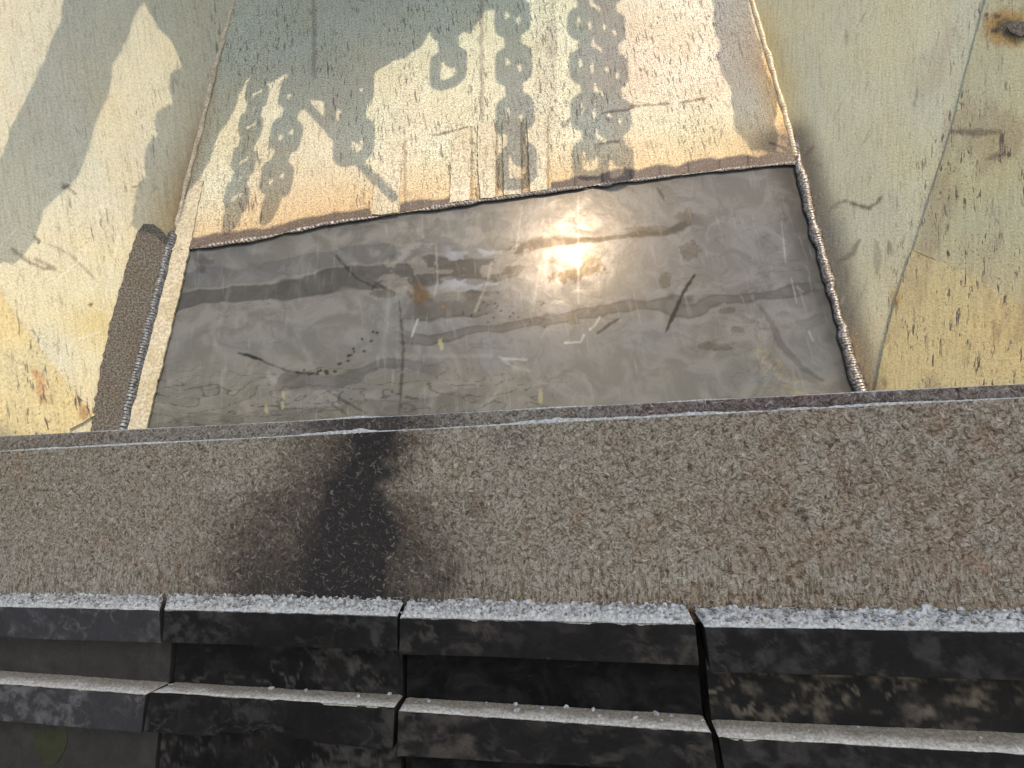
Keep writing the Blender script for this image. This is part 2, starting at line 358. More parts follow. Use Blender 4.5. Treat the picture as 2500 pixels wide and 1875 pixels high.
def edge_center(px, py, U, V):
    k_ = np.clip((V-.6)/.4, 0, 1)
    d = cut_y(px)-(617+(390-617)*(px-400)/(1990-400)); jit = (vn(px/7, px*0, 3)-.5)*3
    return px, py+(d+jit)*k_
wall_c = sheet('steel_wall', center, [(640, -420), (1765, -420), (1990, 390), (400, 617)], 3.2, M['wall'], paint_center,
               lambda px, py, L: .0012*(fbm(L[:, 0]*14, L[:, 1]*9, 3, 4)-.5)+.004*(fbm(L[:, 0]*2, L[:, 1]*2, 9, 2)-.5), .004, None, edge_center)
tag(wall_c, 'tall pale centre sheet of the chute, crossed by chain shadows, torch cut along its bottom edge', 'steel wall')
crown = bead('cut_edge', pts_on(center, [(x, y+1) for x, y in CUT], .0005), center.n, .0054, M['slag'], wall_c, .011, .7, .9, 3, center)

# ---- the new plate
pplane = center.off(-.0075)
def paint_patch(px, py, L):
    p = Paint(px, py, (.285, .285, .28)); X, Y = px+60*(fbm(px/180, py/90, 3, 3)-.5), py+70*(fbm(px/210, py/120, 7, 4)-.5)
    p.mix(ss(.42, .62, fbm(px/260, py/120, 31, 4))*.5, (.33, .315, .275))
    p.mix(ss(800, 1050, py)*ss(.3, .6, fbm(px/200, py/60, 6, 4))*.6, (.34, .32, .24))
    p.mix(ss(1500, 1700, px)*(1-ss(1880, 1960, px))*(1-ss(700, 900, py))*.35, (.30, .285, .285))
    D, T = p.dist([(1945, 390), (2000, 600), (2108, 955), (2130, 1050)]); p.mix((1-ss(10, 95, D))*.75, (.075, .072, .07))
    D, T = p.dist(CUT); p.mix((1-ss(0, 40, D))*.35, (.10, .10, .11))
    sl_ = lambda x, y: y+.115*(x-1250)
    s_ = sl_(px, py)+34*(fbm(px/120, py/70, 12, 4)-.5)*2
    def band(c0, h_, x0, x1, col, al, ed=.5, fx=120):
        a = (1-ss(h_/2-3, h_/2+3, np.abs(s_-c0)))*ss(x0-fx, x0+20, px)*(1-ss(x1-20, x1+fx, px)); p.mix(a*al, col); p.g = np.maximum(p.g, a*.55)
        e = np.exp(-((np.abs(s_-c0)-h_/2)/3.0)**2)*ss(x0-fx, x0+20, px)*(1-ss(x1-20, x1+fx, px)); p.mix(e*ed, (.10, .10, .10))
    band(640, 46, 430, 1230, (.12, .12, .115), .85); band(586, 42, 430, 1050, (.20, .205, .215), .6, .2)
    band(603, 16, 1240, 1680, (.10, .10, .095), .9, .6, 60); band(792, 26, 1020, 2000, (.15, .15, .14), .7, .6, 80)
    band(718, 50, 1010, 1190, (.14, .135, .125), .8, .75, 40); band(870, 24, 720, 1010, (.14, .14, .14), .6, .3); band(960, 60, 430, 1100, (.17, .165, .14), .5, .3)
    bl = ((s_ > 594) & (s_ < 618)) | ((s_ > 666) & (s_ < 690))
    a = bl*ss(1060, 1110, px)*(1-ss(1220, 1250, px))*ss(.40, .55, fbm(px/40, py/16, 61, 3)); p.mix(a*.6, (.50, .54, .62))
    a = ss(.55, .62, fbm(px/34, py/22, 63, 4))*ss(880, 950, px)*(1-ss(1270, 1330, px))*ss(480, 540, py)*(1-ss(700, 760, py)); p.mix(a*.55, (.42, .40, .36))
    q = fbm(X/240, Y/70, 71, 4); ct = np.abs((q*9) % 1-.5)*2
    am = ss(850, 960, py)*(1-ss(1250, 1500, px))+.4*ss(.5, .6, fbm(px/200, py/150, 91, 2))
    p.mix((1-ss(.02, .14, ct))*np.clip(am, 0, 1)*.75, (.10, .10, .09)); p.mix((1-ss(.02, .14, np.abs((q*9+.3) % 1-.5)*2))*ss(880, 980, py)*(1-ss(700, 1500, px))*.3, (.45, .44, .38))
    D4 = (.045, .042, .038)
    for pts, w_, a_ in (([(1985-290, 672), (1668, 715), (1650, 755), (1625, 812)], 9, .9), ([(820, 625), (870, 680), (925, 705)], 5, .7), ([(583, 862), (606, 868), (640, 880)], 8, .95),
                        ([(606, 868), (700, 905), (740, 912), (790, 895)], 3, .6), ([(905, 720), (915, 690), (950, 710), (958, 712)], 6, .5),
                        ([(1458, 815), (1490, 790), (1512, 778)], 8, .7), ([(975, 735), (985, 850), (975, 1010)], 6, .6), ([(800, 955), (895, 1010)], 6, .55), ([(800, 978), (850, 1015)], 6, .5),
                        ([(2010, 975), (2030, 1005)], 5, .8), ([(1605, 460), (1615, 475), (1622, 490)], 8, .6), ([(1850, 740), (1885, 790), (1905, 840), (1960, 900), (2010, 930)], 16, .35)):
        p.line(pts, w_, D4, a_, 3, 4, taper=True)
    rn = random.Random(5)
    for i in range(22):
        t = i/21; x = 735+180*t+rn.gauss(0, 8); y = 915-105*t*t+rn.gauss(0, 5); p.blob(x, y, 4+rn.random()*4, 3+rn.random()*2, D4, .8, .5, .2)
    for i in range(26): p.blob(rn.uniform(1120, 1330), rn.gauss(762, 22), 3.5, 3.5, D4, .7, .5, .2)
    for cx, cy, rx, ry in ((1682, 612, 22, 20), (1623, 684, 13, 18), (1775, 758, 20, 8), (1668, 530, 18, 9), (1680, 450+80, 10, 24), (1740, 845, 40, 9), (1400, 780, 18, 11), (1022, 712, 14, 14), (935, 718, 30, 9), (1800, 805, 16, 8), (1590, 560, 60, 7)):
        p.blob(cx, cy, rx, ry, (.19, .17, .135), .75, .3, .5, ring=((.09, .08, .07), .6), fs=12, seed=int(cx))
    p.blob(1025, 718, 34, 30, (.20, .13, .07), .7, .6, .5); p.blob(1038, 722, 9, 8, (.24, .13, .06), .7, .5, .3); p.blob(1082, 749, 6, 5, (.36, .2, .06), .8, .5, .2)
    p.blob(1410, 668, 60, 16, (.10, .085, .06), .8, .2, .9, fs=9, rot=-.2); p.blob(1440, 640, 22, 20, (.12, .10, .06), .6, .2, 1.0, fs=8)
    LTc = (.55, .55, .50)
    for pts, w_, a_ in (([(1005, 822), (1020, 780)], 3, .9), ([(1380, 837), (1418, 835), (1425, 818)], 4, .9), ([(1440, 805), (1452, 795), (1464, 775)], 4, .9),
                        ([(1412, 480), (1412, 740)], 3, .55), ([(1385, 545), (1430, 560)], 3, .6), ([(1395, 570), (1425, 540)], 3, .5), ([(1228, 876), (1286, 878)], 4, .8),
                        ([(1260, 610), (1275, 500)], 3, .35), ([(1160, 760), (1190, 690), (1200, 640)], 5, .35), ([(1065, 600), (1068, 690), (1060, 720)], 4, .4), ([(950, 690), (945, 780), (935, 860)], 9, .15),
                        ([(1220, 870), (1250, 895), (1290, 905)], 5, .5), ([(1320, 640), (1300, 760)], 5, .3), ([(1030, 870), (1200, 868)], 8, .2), ([(500, 950), (560, 700)], 10, .12),
                        ([(1908, 540), (1918, 640)], 2.5, .6), ([(1932, 680), (1945, 740)], 2.5, .6), ([(1975, 810), (1985, 832)], 3, .7), ([(1945, 700), (1960, 712)], 2.5, .4)):
        p.line(pts, w_, LTc, a_, 2.5, 2)
    for i in range(34):
        x = rn.uniform(880, 1420); y = rn.uniform(500, 1000); a2 = rn.uniform(-2.2, -.6); l = rn.uniform(12, 55)
        p.line([(x, y), (x+math.cos(a2)*l, y+math.sin(a2)*l)], 2.4, (.5, .5, .47), rn.uniform(.10, .3), 2)
    for x, y, r_ in ((662, 922, 20), (1265, 900, 30), (545, 905, 12), (665, 930, 12), (1310, 935, 24), (1190, 930, 14), (1780, 500, 26), (700, 960, 12)):
        p.blob(x, y, r_, r_*.8, (.42, .42, .38), .5, .6, .9, fs=8)
    for x, y in ((1320, 975), (1320, 960), (690, 990), (692, 965), (650, 1000), (1075, 835), (1078, 845)): p.blob(x, y, 6, 13, (.60, .55, .34), .8, .5, .5, fs=6)
    for i in range(30):
        t = rn.random(); x = 1845+170*t; y = 850+190*t+rn.gauss(0, 16); a2 = rn.uniform(0, 1.6); l = rn.uniform(8, 26)
        p.line([(x, y), (x+math.cos(a2)*l, y+math.sin(a2)*l), (x+l*.2, y+l*1.3)], 2.6, (.50, .40, .20), .5, 2)
    for i in range(14): p.blob(rn.uniform(800, 900), rn.uniform(515, 560), 9, 6, (.13, .13, .14), .6, .4, .8, fs=7, seed=i); p.blob(rn.uniform(470, 520), rn.uniform(620, 660), 12, 9, (.15, .15, .15), .5, .4, .8, fs=7, seed=i)
    return p.c, np.stack([np.clip(p.d, 0, 1), p.g, p.g*0], -1)
patch = sheet('patch_plate', pplane, [(440, 590), (1962, 375), (2185, 1190), (300, 1190)], 3.2, M['patch'], paint_patch,
              lambda px, py, L: .0016*(fbm(L[:, 0]*1.6, L[:, 1]*1.6, 19, 2)-.5), .008)
tag(patch, 'dark grey stained steel patch plate welded across the lower middle of the chute', 'steel plate')

# ---- side walls: hinged on the seams
def side_plane(pts, ang, left):
    A = center.hit(np.array(pts[2][0]), np.array(pts[2][1])); B = center.hit(np.array(pts[7 if left else 7][0]), np.array(pts[7][1])); d = (A-B); d /= np.linalg.norm(d)
    # rotate the centre normal about the seam
    n = center.n; s_ = 1 if left else -1
    c_, si = math.cos(ang*s_), math.sin(ang*s_)
    n2 = n*c_+np.cross(d, n)*si+d*np.dot(d, n)*(1-c_)
    pl = Plane(A, n2, None); return pl
for s_ in (1,):
    left = side_plane(LS, R(52), True); right = side_plane(RS, R(58), False)
if left.n[0] < 0: left = side_plane(LS, R(-52), True)
if right.n[0] > 0: right = side_plane(RS, R(-58), False)
print('left n', left.n, 'S.n', left.n@S, 'right n', right.n, 'S.n', right.n@S, 'center', center.n@S)
print('depths L', left.hit(np.array(0), np.array(1000)), 'R', right.hit(np.array(2500), np.array(900)))

def warm(fn, x, y, L, c):
    col, mk = fn(x, y, L); return col*.45/.5*(.5+np.array(c)*.9), mk*np.array([1.25, 1, 1])
def paint_left(px, py, L):
    p = Paint(px, py, (.57, .56, .42)); n = fbm(px/150, py/220, 15, 4)
    p.mix(ss(.42, .66, n)*.4, (.50, .50, .42)); p.mix(ss(350, 800, py)*.55*ss(.2, .5, n), (.68, .61, .37))
    D, T = p.dist(LS); st_ = (1-ss(4, 78+40*n, D))*ss(60, 480, py); p.mix(st_*.62, (.33, .22, .085)); p.mix((1-ss(2, 26, D))*ss(120, 500, py)*.5, (.20, .13, .06))
    p.mix((1-ss(0, 95, np.hypot((px-238)/1.5, py-790)))*.5, (.55, .42, .12))
    p.blob(221, 743, 11, 7, (.11, .06, .02), .9, .5, .4); p.blob(160, 455, 11, 9, (.13, .10, .07), .8, .4, .6); p.line([(160, 455), (185, 475)], 3, DK, .7, 2)
    p.line([(170, 455), (150, 450)], 4, DK, .6, 2); p.blob(328, 457, 6, 3, DK, .7)
    p.line([(75, 900), (95, 930), (100, 980)], 20, (.50, .30, .16), .7, 10, 8, taper=True); p.blob(203, 1008, 16, 20, (.34, .20, .10), .7, .5, .4)
    for pts, w_, a_ in (([(30, 608), (70, 640), (105, 655), (135, 658)], 6, .6), ([(85, 578), (95, 592)], 8, .8), ([(120, 597), (170, 620), (235, 685)], 3, .5), ([(85, 630), (130, 655)], 5, .6)):
        p.line(pts, w_, (.13, .11, .08), a_, 3, 4)
    for pts in ([(175, 152), (202, 178)], [(240, 500), (255, 515)], [(130, 690), (190, 640), (215, 600)], [(245, 810), (180, 830), (150, 870), (145, 900)], [(235, 752), (268, 762)], [(270, 775), (280, 850)], [(0, 600), (40, 560)], [(300, 530), (250, 750)]):
        p.line(pts, 3.5, (.72, .68, .56), .6, 3, 3)
    rn = random.Random(12)
    for i in range(30):
        x = rn.uniform(-50, 300); y = rn.uniform(420, 900); a2 = rn.uniform(.3, 1.2); l = rn.uniform(10, 50)
        p.line([(x, y), (x+math.cos(a2)*l, y+math.sin(a2)*l)], 3, (.70, .66, .52) if i % 3 else (.25, .22, .15), .35, 2)
    p.d = .25+.6*ss(.42, .7, fbm(px/60, py/140, 33, 3))*ss(150, 330, px+.25*py)+.3*ss(880, 950, py)
    return p.c, np.stack([np.clip(p.d, 0, 1), p.g, p.g*0], -1)
wall_l = sheet('steel_wall', left, [(-560, -420), (725, -420), (310, 1150), (-560, 1200)], 4.2, M['wall_left'], paint_left,
               lambda px, py, L: .0012*(fbm(L[:, 0]*14, L[:, 1]*9, 3, 4)-.5)+.006*(fbm(L[:, 0]*2, L[:, 1]*2, 29, 2)-.5), .008)
tag(wall_l, 'left side wall of the chute, cream and sage steel with a scorched grey strip beside the weld', 'steel wall')
outline('scorched_strip', left, [(402, 1120), (215, 1110), (222, 1040), (245, 900), (268, 790), (300, 670), (325, 590), (338, 560), (350, 548), (372, 548), (395, 565), (410, 585), (418, 570), (425, 600), (400, 700), (350, 900), (305, 1060)][1:], M['ground'], .0008, .0035, wall_l, jag=1.4, seed=2)
bead('weld_seam', pts_on(left, LS[1:7], .001), left.n+center.n, .0075, M['weld_old'], wall_l, .012, .5, .3, 8, left, .7)
outline('lap_plate', left, [(-560, 250), (-60, 640), (0, 722), (95, 850), (170, 945), (228, 1015), (168, 1048), (160, 1200), (-560, 1200)], M['wall_left'], .004, .003, wall_l, jag=.8, seed=4, paint=lambda x, y, L: warm(paint_left, x, y, L, (.66, .56, .33)))

def paint_right(px, py, L):
    p = Paint(px, py, (.56, .56, .40)); n = fbm(px/150, py/200, 45, 4)
    p.mix(ss(.42, .66, n)*.4, (.47, .49, .41)); p.mix(ss(450, 850, py)*.75*ss(.15, .5, n), (.72, .62, .37))  # golden lower part: glow of light painted into the colour
    D, T = p.dist(RS); st_ = (1-ss(2, 60+30*n, D))*ss(-100, 150, py)*(1-ss(380, 520, py)); p.mix(st_*.5, (.52, .40, .14))
    D, T = p.dist([(1945, 340), (2010, 560), (2108, 955)]); p.mix((1-ss(4, 50+50*n, D))*.8, (.10, .09, .085))
    p.mix((1-ss(3, 60, D))*ss(760, 860, py)*.4, (.5, .32, .14))
    a = ss(.50, .66, fbm(px/70+py/400, py/160, 57, 4))*ss(2180, 2420, px+.15*py)*.45; p.mix(a, (.36, .28, .20))
    for pts, w_, a_ in (([(2062, 490), (2090, 500), (2120, 508), (2140, 495), (2150, 482)], 7, .85), ([(2025, 515), (2045, 495), (2060, 490)], 9, .45), ([(1960, 385), (1985, 358)], 11, .7), ([(1975, 395), (2005, 405)], 6, .45),
                        ([(2045, 640), (2080, 620), (2098, 585)], 12, .6), ([(2138, 590), (2142, 640), (2140, 670)], 18, .35), ([(2063, 650), (2068, 695)], 8, .55), ([(2170, 590), (2175, 620)], 5, .6),
                        ([(2325, 323), (2380, 325), (2440, 325)], 16, .7), ([(2410, 390), (2455, 375)], 14, .6), ([(2160, 925), (2165, 945)], 10, .5), ([(2066, 75), (2068, 110)], 9, .4), ([(2232, 255), (2240, 215)], 5, .5), ([(2250, 130), (2260, 150), (2268, 155)], 3, .5)):
        p.line(pts, w_, (.16, .125, .10), a_, 5, 5, taper=True)
    p.mix((1-ss(0, 28, np.hypot(px-2187, (py-728)*.6)))*.6, (.50, .28, .06))
    q = np.hypot((px-2460)/1.3, py-70)+22*(fbm(px/14, py/14, 4, 3)-.5); p.mix((1-ss(30, 62, q))*.8, (.40, .23, .05)); p.mix((1-ss(14, 34, np.hypot((px-2470)/1.5, py-72)+16*(vn(px/8, py/8, 9)-.5)))*.95, (.09, .085, .07))
    p.blob(2430, 77, 12, 8, (.06, .05, .04), .9, .4, .4); p.blob(2435, 42, 16, 8, (.12, .07, .03), .8, .4, .5); p.blob(2409, 38, 8, 6, (.12, .07, .03), .8, .4, .5)
    rn = random.Random(3)
    for i in range(70):
        x = rn.uniform(1960, 2480); y = rn.uniform(0, 900); a2 = rn.gauss(1.85, .35); l = rn.uniform(10, 60)
        p.line([(x, y), (x+math.cos(a2)*l, y+math.sin(a2)*l)], 2.6, (.68, .66, .54) if i % 3 else (.2, .17, .13), .35, 2)
    p.d = .25+.85*ss(2280, 2430, px+.30*py)*ss(.35, .6, fbm(px/60, py/90, 3, 3))
    return p.c, np.stack([np.clip(p.d, 0, 1), p.g, p.g*0], -1)
wall_r = sheet('steel_wall', right, [(1690, -420), (3700, -420), (3700, 1150), (2140, 1150)], 4.2, M['wall_right'], paint_right,
               lambda px, py, L: .0012*(fbm(L[:, 0]*14, L[:, 1]*9, 3, 4)-.5)+.006*(fbm(L[:, 0]*2, L[:, 1]*2, 39, 2)-.5), .008)
tag(wall_r, 'right side wall of the chute, yellowish scratched steel with lapped plates and a rust spot', 'steel wall')
bead('weld_seam', pts_on(right, RS[1:6], .001), right.n+center.n, .010, M['weld_old'], wall_r, .011, .55, .25, 18, right, .7)
outline('lap_plate', right, [(2480, -420), (2408, 0), (2364, 165), (2322, 330), (2276, 470), (2231, 612), (2390, 680), (2500, 760), (2640, 850), (3150, 1150), (3150, -420)], M['wall_right'], .0018, .003, wall_r, jag=.7, seed=5, paint=lambda x, y, L: warm(paint_right, x, y, L, (.52, .50, .40)))
outline('lap_plate', right, [(2228, 612), (2390, 680), (2500, 760), (2640, 850), (3150, 1150), (2120, 1150), (2140, 950), (2160, 850), (2190, 730)], M['wall_right'], .0030, .003, wall_r, jag=.7, seed=6, paint=lambda x, y, L: warm(paint_right, x, y, L, (.70, .60, .38)))  # gold tint carries the painted glow on the lower wall
outline('rust_blister', right, [(2462, 66), (2478, 58), (2500, 56), (2530, 62), (2535, 82), (2505, 90), (2480, 88), (2466, 78)], M['ground'], .004, .006, wall_r, jag=2, seed=7)

# ---- welds and bar at the patch
bar = outline('flat_bar', center, [(478, 440), (498, 442), (466, 600), (440, 720), (405, 860), (375, 980), (345, 1110), (285, 1150), (305, 1050), (345, 900), (400, 680), (432, 560), (455, 480)], M['strip'], .006, -.001, None, jag=.9, seed=9)
tag(bar, 'narrow pale flat bar standing between the blue-grey weld and the dark patch plate', 'steel bar')
wl = bead('weld_bead', pts_on(center, [(425, 562), (412, 610), (392, 690), (370, 770), (345, 870), (322, 960), (302, 1045), (290, 1110)], .004), center.n+left.n*.6, .0155, M['weld_dark'], None, .0085, .34, .08, 31, None, .75)
tag(wl, 'straight blue-grey rippled weld bead beside the scorched strip on the left', 'weld bead')
wr = bead('weld_bead', pts_on(center, [(1945, 325), (1950, 400), (1972, 500), (2003, 610), (2038, 740), (2052, 790), (2068, 850), (2092, 930), (2110, 985), (2135, 1080)], .001), center.n+right.n*.6, .0165, M['weld_brown'], None, .0082, .20, .34, 37, None, .75)
tag(wr, 'lumpy brown-grey weld bead between the patch plate and the right side wall', 'weld bead')
tip = bead('weld_bead', pts_on(left, [(442, 548), (432, 580), (424, 604), (418, 628)], .006), center.n+left.n, .010, M['weld_brown'], None, .010, .35, .2, 51, None, .6)
tag(tip, 'short pale starting lump of weld at the top of the blue-grey bead', 'weld bead')
tip2 = bead('weld_bead', pts_on(center, [(1943, 312), (1948, 340), (1956, 372), (1966, 410)], .002), right.n, .006, M['weld_dark'], None, .010, .3, .2, 52, None, .6)
tag(tip2, 'thin dark pointed weld tail rising above the top right corner of the patch plate', 'weld bead')

# ---- raised strips on the centre sheet
def strip(pts, lift, label, seed):
    o = outline('wear_strip', center, pts, M['wall'], .006, lift, None, col=(.50, .47, .36), jag=.7, seed=seed)
    o.data.attributes['msk'].data.foreach_set('color', np.tile((.5, .3, 0, 1), (len(o.data.vertices), 1)).ravel())
    tag(o, label, 'wear strip', 'raised wear strips above the torch cut')
strip([(985, 348), (978, 440), (972, 522), (928, 528), (908, 526), (912, 470), (940, 350)], .0015, 'leftmost raised strip, standing alone above the torch cut', 11)
strip([(1148, 312), (1148, 400), (1146, 492), (1098, 498), (1104, 330)], .0015, 'rusty strip with its right edge raised, first of the four grouped strips', 12)
strip([(1206, 302), (1208, 400), (1209, 484), (1172, 488), (1166, 400), (1166, 306)], .0015, 'second raised strip from the left of the four close together', 13)
strip([(1268, 292), (1270, 400), (1271, 476), (1231, 480), (1228, 400), (1226, 297)], .0015, 'third raised strip, lying in the single chain shadow', 14)
strip([(1328, 284), (1332, 380), (1335, 466), (1294, 472), (1290, 380), (1286, 290)], .0015, 'fourth raised strip, the rightmost and highest reaching one', 15)

# ================================================================ beam in front of the chute
YAW = R(-15)
face = facing(YAW, R(12), 1250, 1250, .98)
def ytop(x): return 1103-.0525*x
def ybot(x): return 1459+.0185*x
def paint_beam(px, py, L):
    p = Paint(px, py, (.33, .305, .235)); n = fbm(px/170, py/120, 5, 4)
    p.mix(ss(.4, .65, n)*.5, (.32, .29, .22)); p.mix(ss(1300, 2100, px)*ss(.35, .6, fbm(px/60, py/60, 8, 4))*.45, (.30, .215, .145))
    p.mix((1-ss(300, 1000, px))*.45, (.31, .285, .22))
    p.mix((1-ss(0, 60, ybot(px)-py))*ss(600, 1500, px)*.55, (.25, .17, .09)); p.mix((1-ss(0, 14, ybot(px)-py))*.7, (.11, .06, .03))
    N1 = fbm(px/120, py/120, 77, 5)-.5; N2 = fbm(px/26, py/34, 78, 3)-.5
    core = 1-ss(15, 105, np.abs(px-(900-(py-1060)*.10))+150*N1+40*N2)
    b = 1-ss(40, 330, np.abs(px-820+(py-1250)*.22)*(.85+.5*(py < 1200))+230*N1+60*N2)
    w2 = 1-ss(90, 420, np.hypot((px-790)/1.25, (py-1440)/.8)+200*N1+60*N2)
    g = np.clip(.80*core+.50*b+.62*w2*(.5+.5*ss(650, 850, px)), 0, 1); p.mix(np.clip(b+w2, 0, 1)*.55, (.17, .12, .075))
    p.mix((1-ss(0, 60, np.hypot((px-1260)/1.6, py-1080)+50*(fbm(px/30, py/30, 4, 3)-.5)))*.4, (.12, .12, .11))
    p.line([(875, 1085), (862, 1150)], 6, (.02, .02, .02), .8, 3, 3)
    for x, y, a2, l in ((2060, 1180, .9, 60), (2220, 1110, 1.1, 55), (1960, 1260, 1.0, 70), (2025, 1085, 1.57, 30), (2140, 1170, 1.1, 70), (1850, 1250, 1.1, 40), (2330, 1055, 0, 14)):
        p.line([(x-math.cos(a2)*l/2, y-math.sin(a2)*l/2), (x+math.cos(a2)*l/2, y+math.sin(a2)*l/2)], 13, (.10, .06, .04), .6, 6, 12, taper=True)
    st_ = ss(1300, 1440, py)
    return p.c, np.stack([st_, np.clip(g, 0, 1), g*0], -1)
def beam_disp(px, py, L):
    x, y = L[:, 0], L[:, 1]
    wx = x+.010*(fbm(x*50, y*50, 2, 2)-.5); wy = y+.010*(fbm(x*50, y*50, 6, 2)-.5)
    rid = 1-np.abs(fbm(wx*95, wy*130, 3, 3)-.5)*4
    return .0024*(fbm(x*60, y*60, 13, 3)-.5)+.0011*rid*ss(.3, .7, fbm(x*12, y*12, 5, 2)+.15)
beam = empty('support_beam', tuple(face.o)); beam.matrix_world = face.mat()
tag(beam, 'rusty brown horizontal beam with a black soot stain, running across the whole picture', 'steel beam')
fp = sheet('face_plate', face, [(-1100, ytop(-1100)), (3600, ytop(3600)), (3600, ybot(3600)+30), (-1100, ybot(-1100)+30)], 3.4, M['beam'], paint_beam, beam_disp, .016, beam)
band = face.off(-.016)
def paint_band(px, py, L):
    p = Paint(px, py, (.27, .25, .21)); p.mix(ss(1500, 1800, px)*.5, (.15, .10, .09)); p.mix(ss(1350, 1500, px)*(1-ss(2100, 2300, px))*.4, (.12, .09, .10))
    g = (1-ss(60, 260, np.abs(px-900)+90*(fbm(px/50, py/30, 7, 3)-.5)))*.8
    p.mix(ss(.45, .7, fbm(px/90, py/25, 27, 3))*.35, (.25, .24, .20))
    return p.c, np.stack([g*0, g, g*0], -1)
bp = sheet('rear_flange', band, [(-1100, 1066+.0512*1100), (3600, 1066-.0512*3600), (3600, ytop(3600)+60), (-1100, ytop(-1100)+60)], 4, M['beam'], paint_band, lambda px, py, L: .5*beam_disp(px, py, L), .012, beam)
for o in (fp, bp): o['label'] = None if False else ''
for o in (fp, bp): del o['label']
# rear flange sits 16 mm further back than the empty: its vertices are local to its own plane
bp.matrix_parent_inverse = Matrix(); bp.location = (0, 0, -.016)

def dustline(name, pl, f, x0, x1, r_, seed, lump):
    n = 1600; x = np.linspace(x0, x1, n); y = f(x); C = pl.hit(x, y)
    a = ss(.45, .75, fbm(x/110, x*0, seed, 3)); rr = r_*(.45+.5*fbm(x/14, x*0, seed+1, 3)+lump*a)
    for cx, ww, h_ in ((850, 55, 1.5), (1350, 75, 1.3), (1720, 60, .9), (880, 20, .8), (300, 140, .7), (2150, 140, .8)):
        rr = rr+r_*h_*np.exp(-((x-cx)/ww)**2)
    m = 9; V = []
    up = np.array([0, 0, 1.]); nn = pl.n-up*pl.n[2]; nn /= np.linalg.norm(nn)
    for j in range(m):
        t = math.pi*(j/(m-1)); jit = 1+.5*(vn(x/5, x*0+j*3.1, seed+4)-.5)
        V.append(C+nn*(math.cos(t)*rr*.55*jit-.0045)[:, None]+up*(math.sin(t)*rr*jit*.85-.0008)[:, None])
    V = np.stack(V, 1).reshape(-1, 3)
    return link(name, V, gridfaces(n, m).tolist(), M['dust'])
o = dustline('dust_line', face, ytop, -1080, 3580, .0034, 5, .7)
tag(o, 'thin white line of dust lying on the step along the top of the brown beam', 'dust', kind='stuff')
o = dustline('dust_line', band, lambda x: 1066-.0512*x, -1080, 3580, .0017, 25, .4); o.location = (0, 0, 0)
tag(o, 'faint pale dust film on the upper edge of the beam', 'dust', kind='stuff')

# ================================================================ ribbed rubber liner panels
def nearest_on(px, py, z):                       # where the view ray meets the level z
    d = ray(np.array(px), np.array(py)); return CAM+d*((z-CAM[2])/d[2])
hz = np.array([-math.sin(-YAW), -math.cos(YAW), 0])      # outward, level
def vplane(P, el=R(6)): return Plane(P, np.array([hz[0]*math.cos(el), hz[1]*math.cos(el), math.sin(el)]))
B0 = face.hit(np.array(1250.), np.array(1482.)); z1 = B0[2]-.002
P1 = nearest_on(1250, 1518, z1-.008); F1 = vplane(P1); R1 = F1.off(-.05)
z2 = R1.hit(np.array(1250.), np.array(1712.))[2]; P2 = nearest_on(1250, 1757, z2-.012); F2 = vplane(P2); R2 = F2.off(-.05)
K0 = vplane(B0-hz*.03, 0)
print('ledge', B0, P1, P2, 'R1 z', z2)
# per panel: left / right ends of each profile line, in order  back1, lip1 top, lip1 bottom, recess top, recess bottom, lip2 top, lip2 bottom, recess2 top, recess2 bottom
PAN = [
 dict(l=[(-420, 1452), (-420, 1474), (-420, 1540), (-420, 1540), (-420, 1612), (-420, 1640), (-420, 1722), (-420, 1722), (-420, 1830)],
      r=[(427, 1470), (388, 1493), (392, 1571), (424, 1571), (413, 1668), (354, 1698), (344, 1791), (394, 1791), (372, 1960)]),
 dict(l=[(436, 1470), (401, 1491), (396, 1569), (437, 1569), (424, 1668), (368, 1692), (352, 1786), (402, 1786), (382, 1960)],
      r=[(1004, 1483), (969, 1507), (970, 1588), (986, 1588), (984, 1700), (962, 1729), (957, 1832), (984, 1832), (978, 1990)]),
 dict(l=[(1012, 1483), (976, 1511), (975, 1597), (998, 1597), (992, 1706), (973, 1738), (970, 1846), (994, 1846), (990, 1990)],
      r=[(1676, 1492), (1697, 1528), (1707, 1626), (1704, 1626), (1716, 1750), (1736, 1791), (1752, 1888), (1742, 1888), (1752, 2060)]),
 dict(l=[(1690, 1493), (1722, 1534), (1736, 1641), (1724, 1641), (1737, 1760), (1755, 1803), (1775, 1912), (1764, 1912), (1772, 2060)],
      r=[(2960, 1512), (2960, 1556), (2960, 1675), (2960, 1675), (2960, 1815), (2960, 1872), (2960, 1990), (2960, 1990), (2960, 2150)]),
]
PAN[3]['r'] = [(a[0]+(b[0]-a[0])*1.5, a[1]+(b[1]-a[1])*1.5) for a, b in zip(PAN[3]['l'], PAN[3]['r'])]
PAN[0]['l'] = [(b[0]+(a[0]-b[0])*1.8, b[1]+(a[1]-b[1])*1.8) for a, b in zip(PAN[0]['l'], PAN[0]['r'])]
PLN = [K0, F1, F1, R1, R1, F2, F2, R2, R2]
def p3(i, pt):
    if i == 0:
        P = K0.hit(np.array(float(pt[0])), np.array(float(pt[1]))); 
        return P
    return PLN[i].hit(np.array(float(pt[0])), np.array(float(pt[1])))
def prof(pn):
    A = np.array([p3(i, q) for i, q in enumerate(pn['l'])]); B = np.array([p3(i, q) for i, q in enumerate(pn['r'])])
    for X in (A, B):
        X[0, 2] = X[1, 2]+.012; X[3, 2] = X[2, 2]-.001; X[7, 2] = X[6, 2]-.001
    return A, B
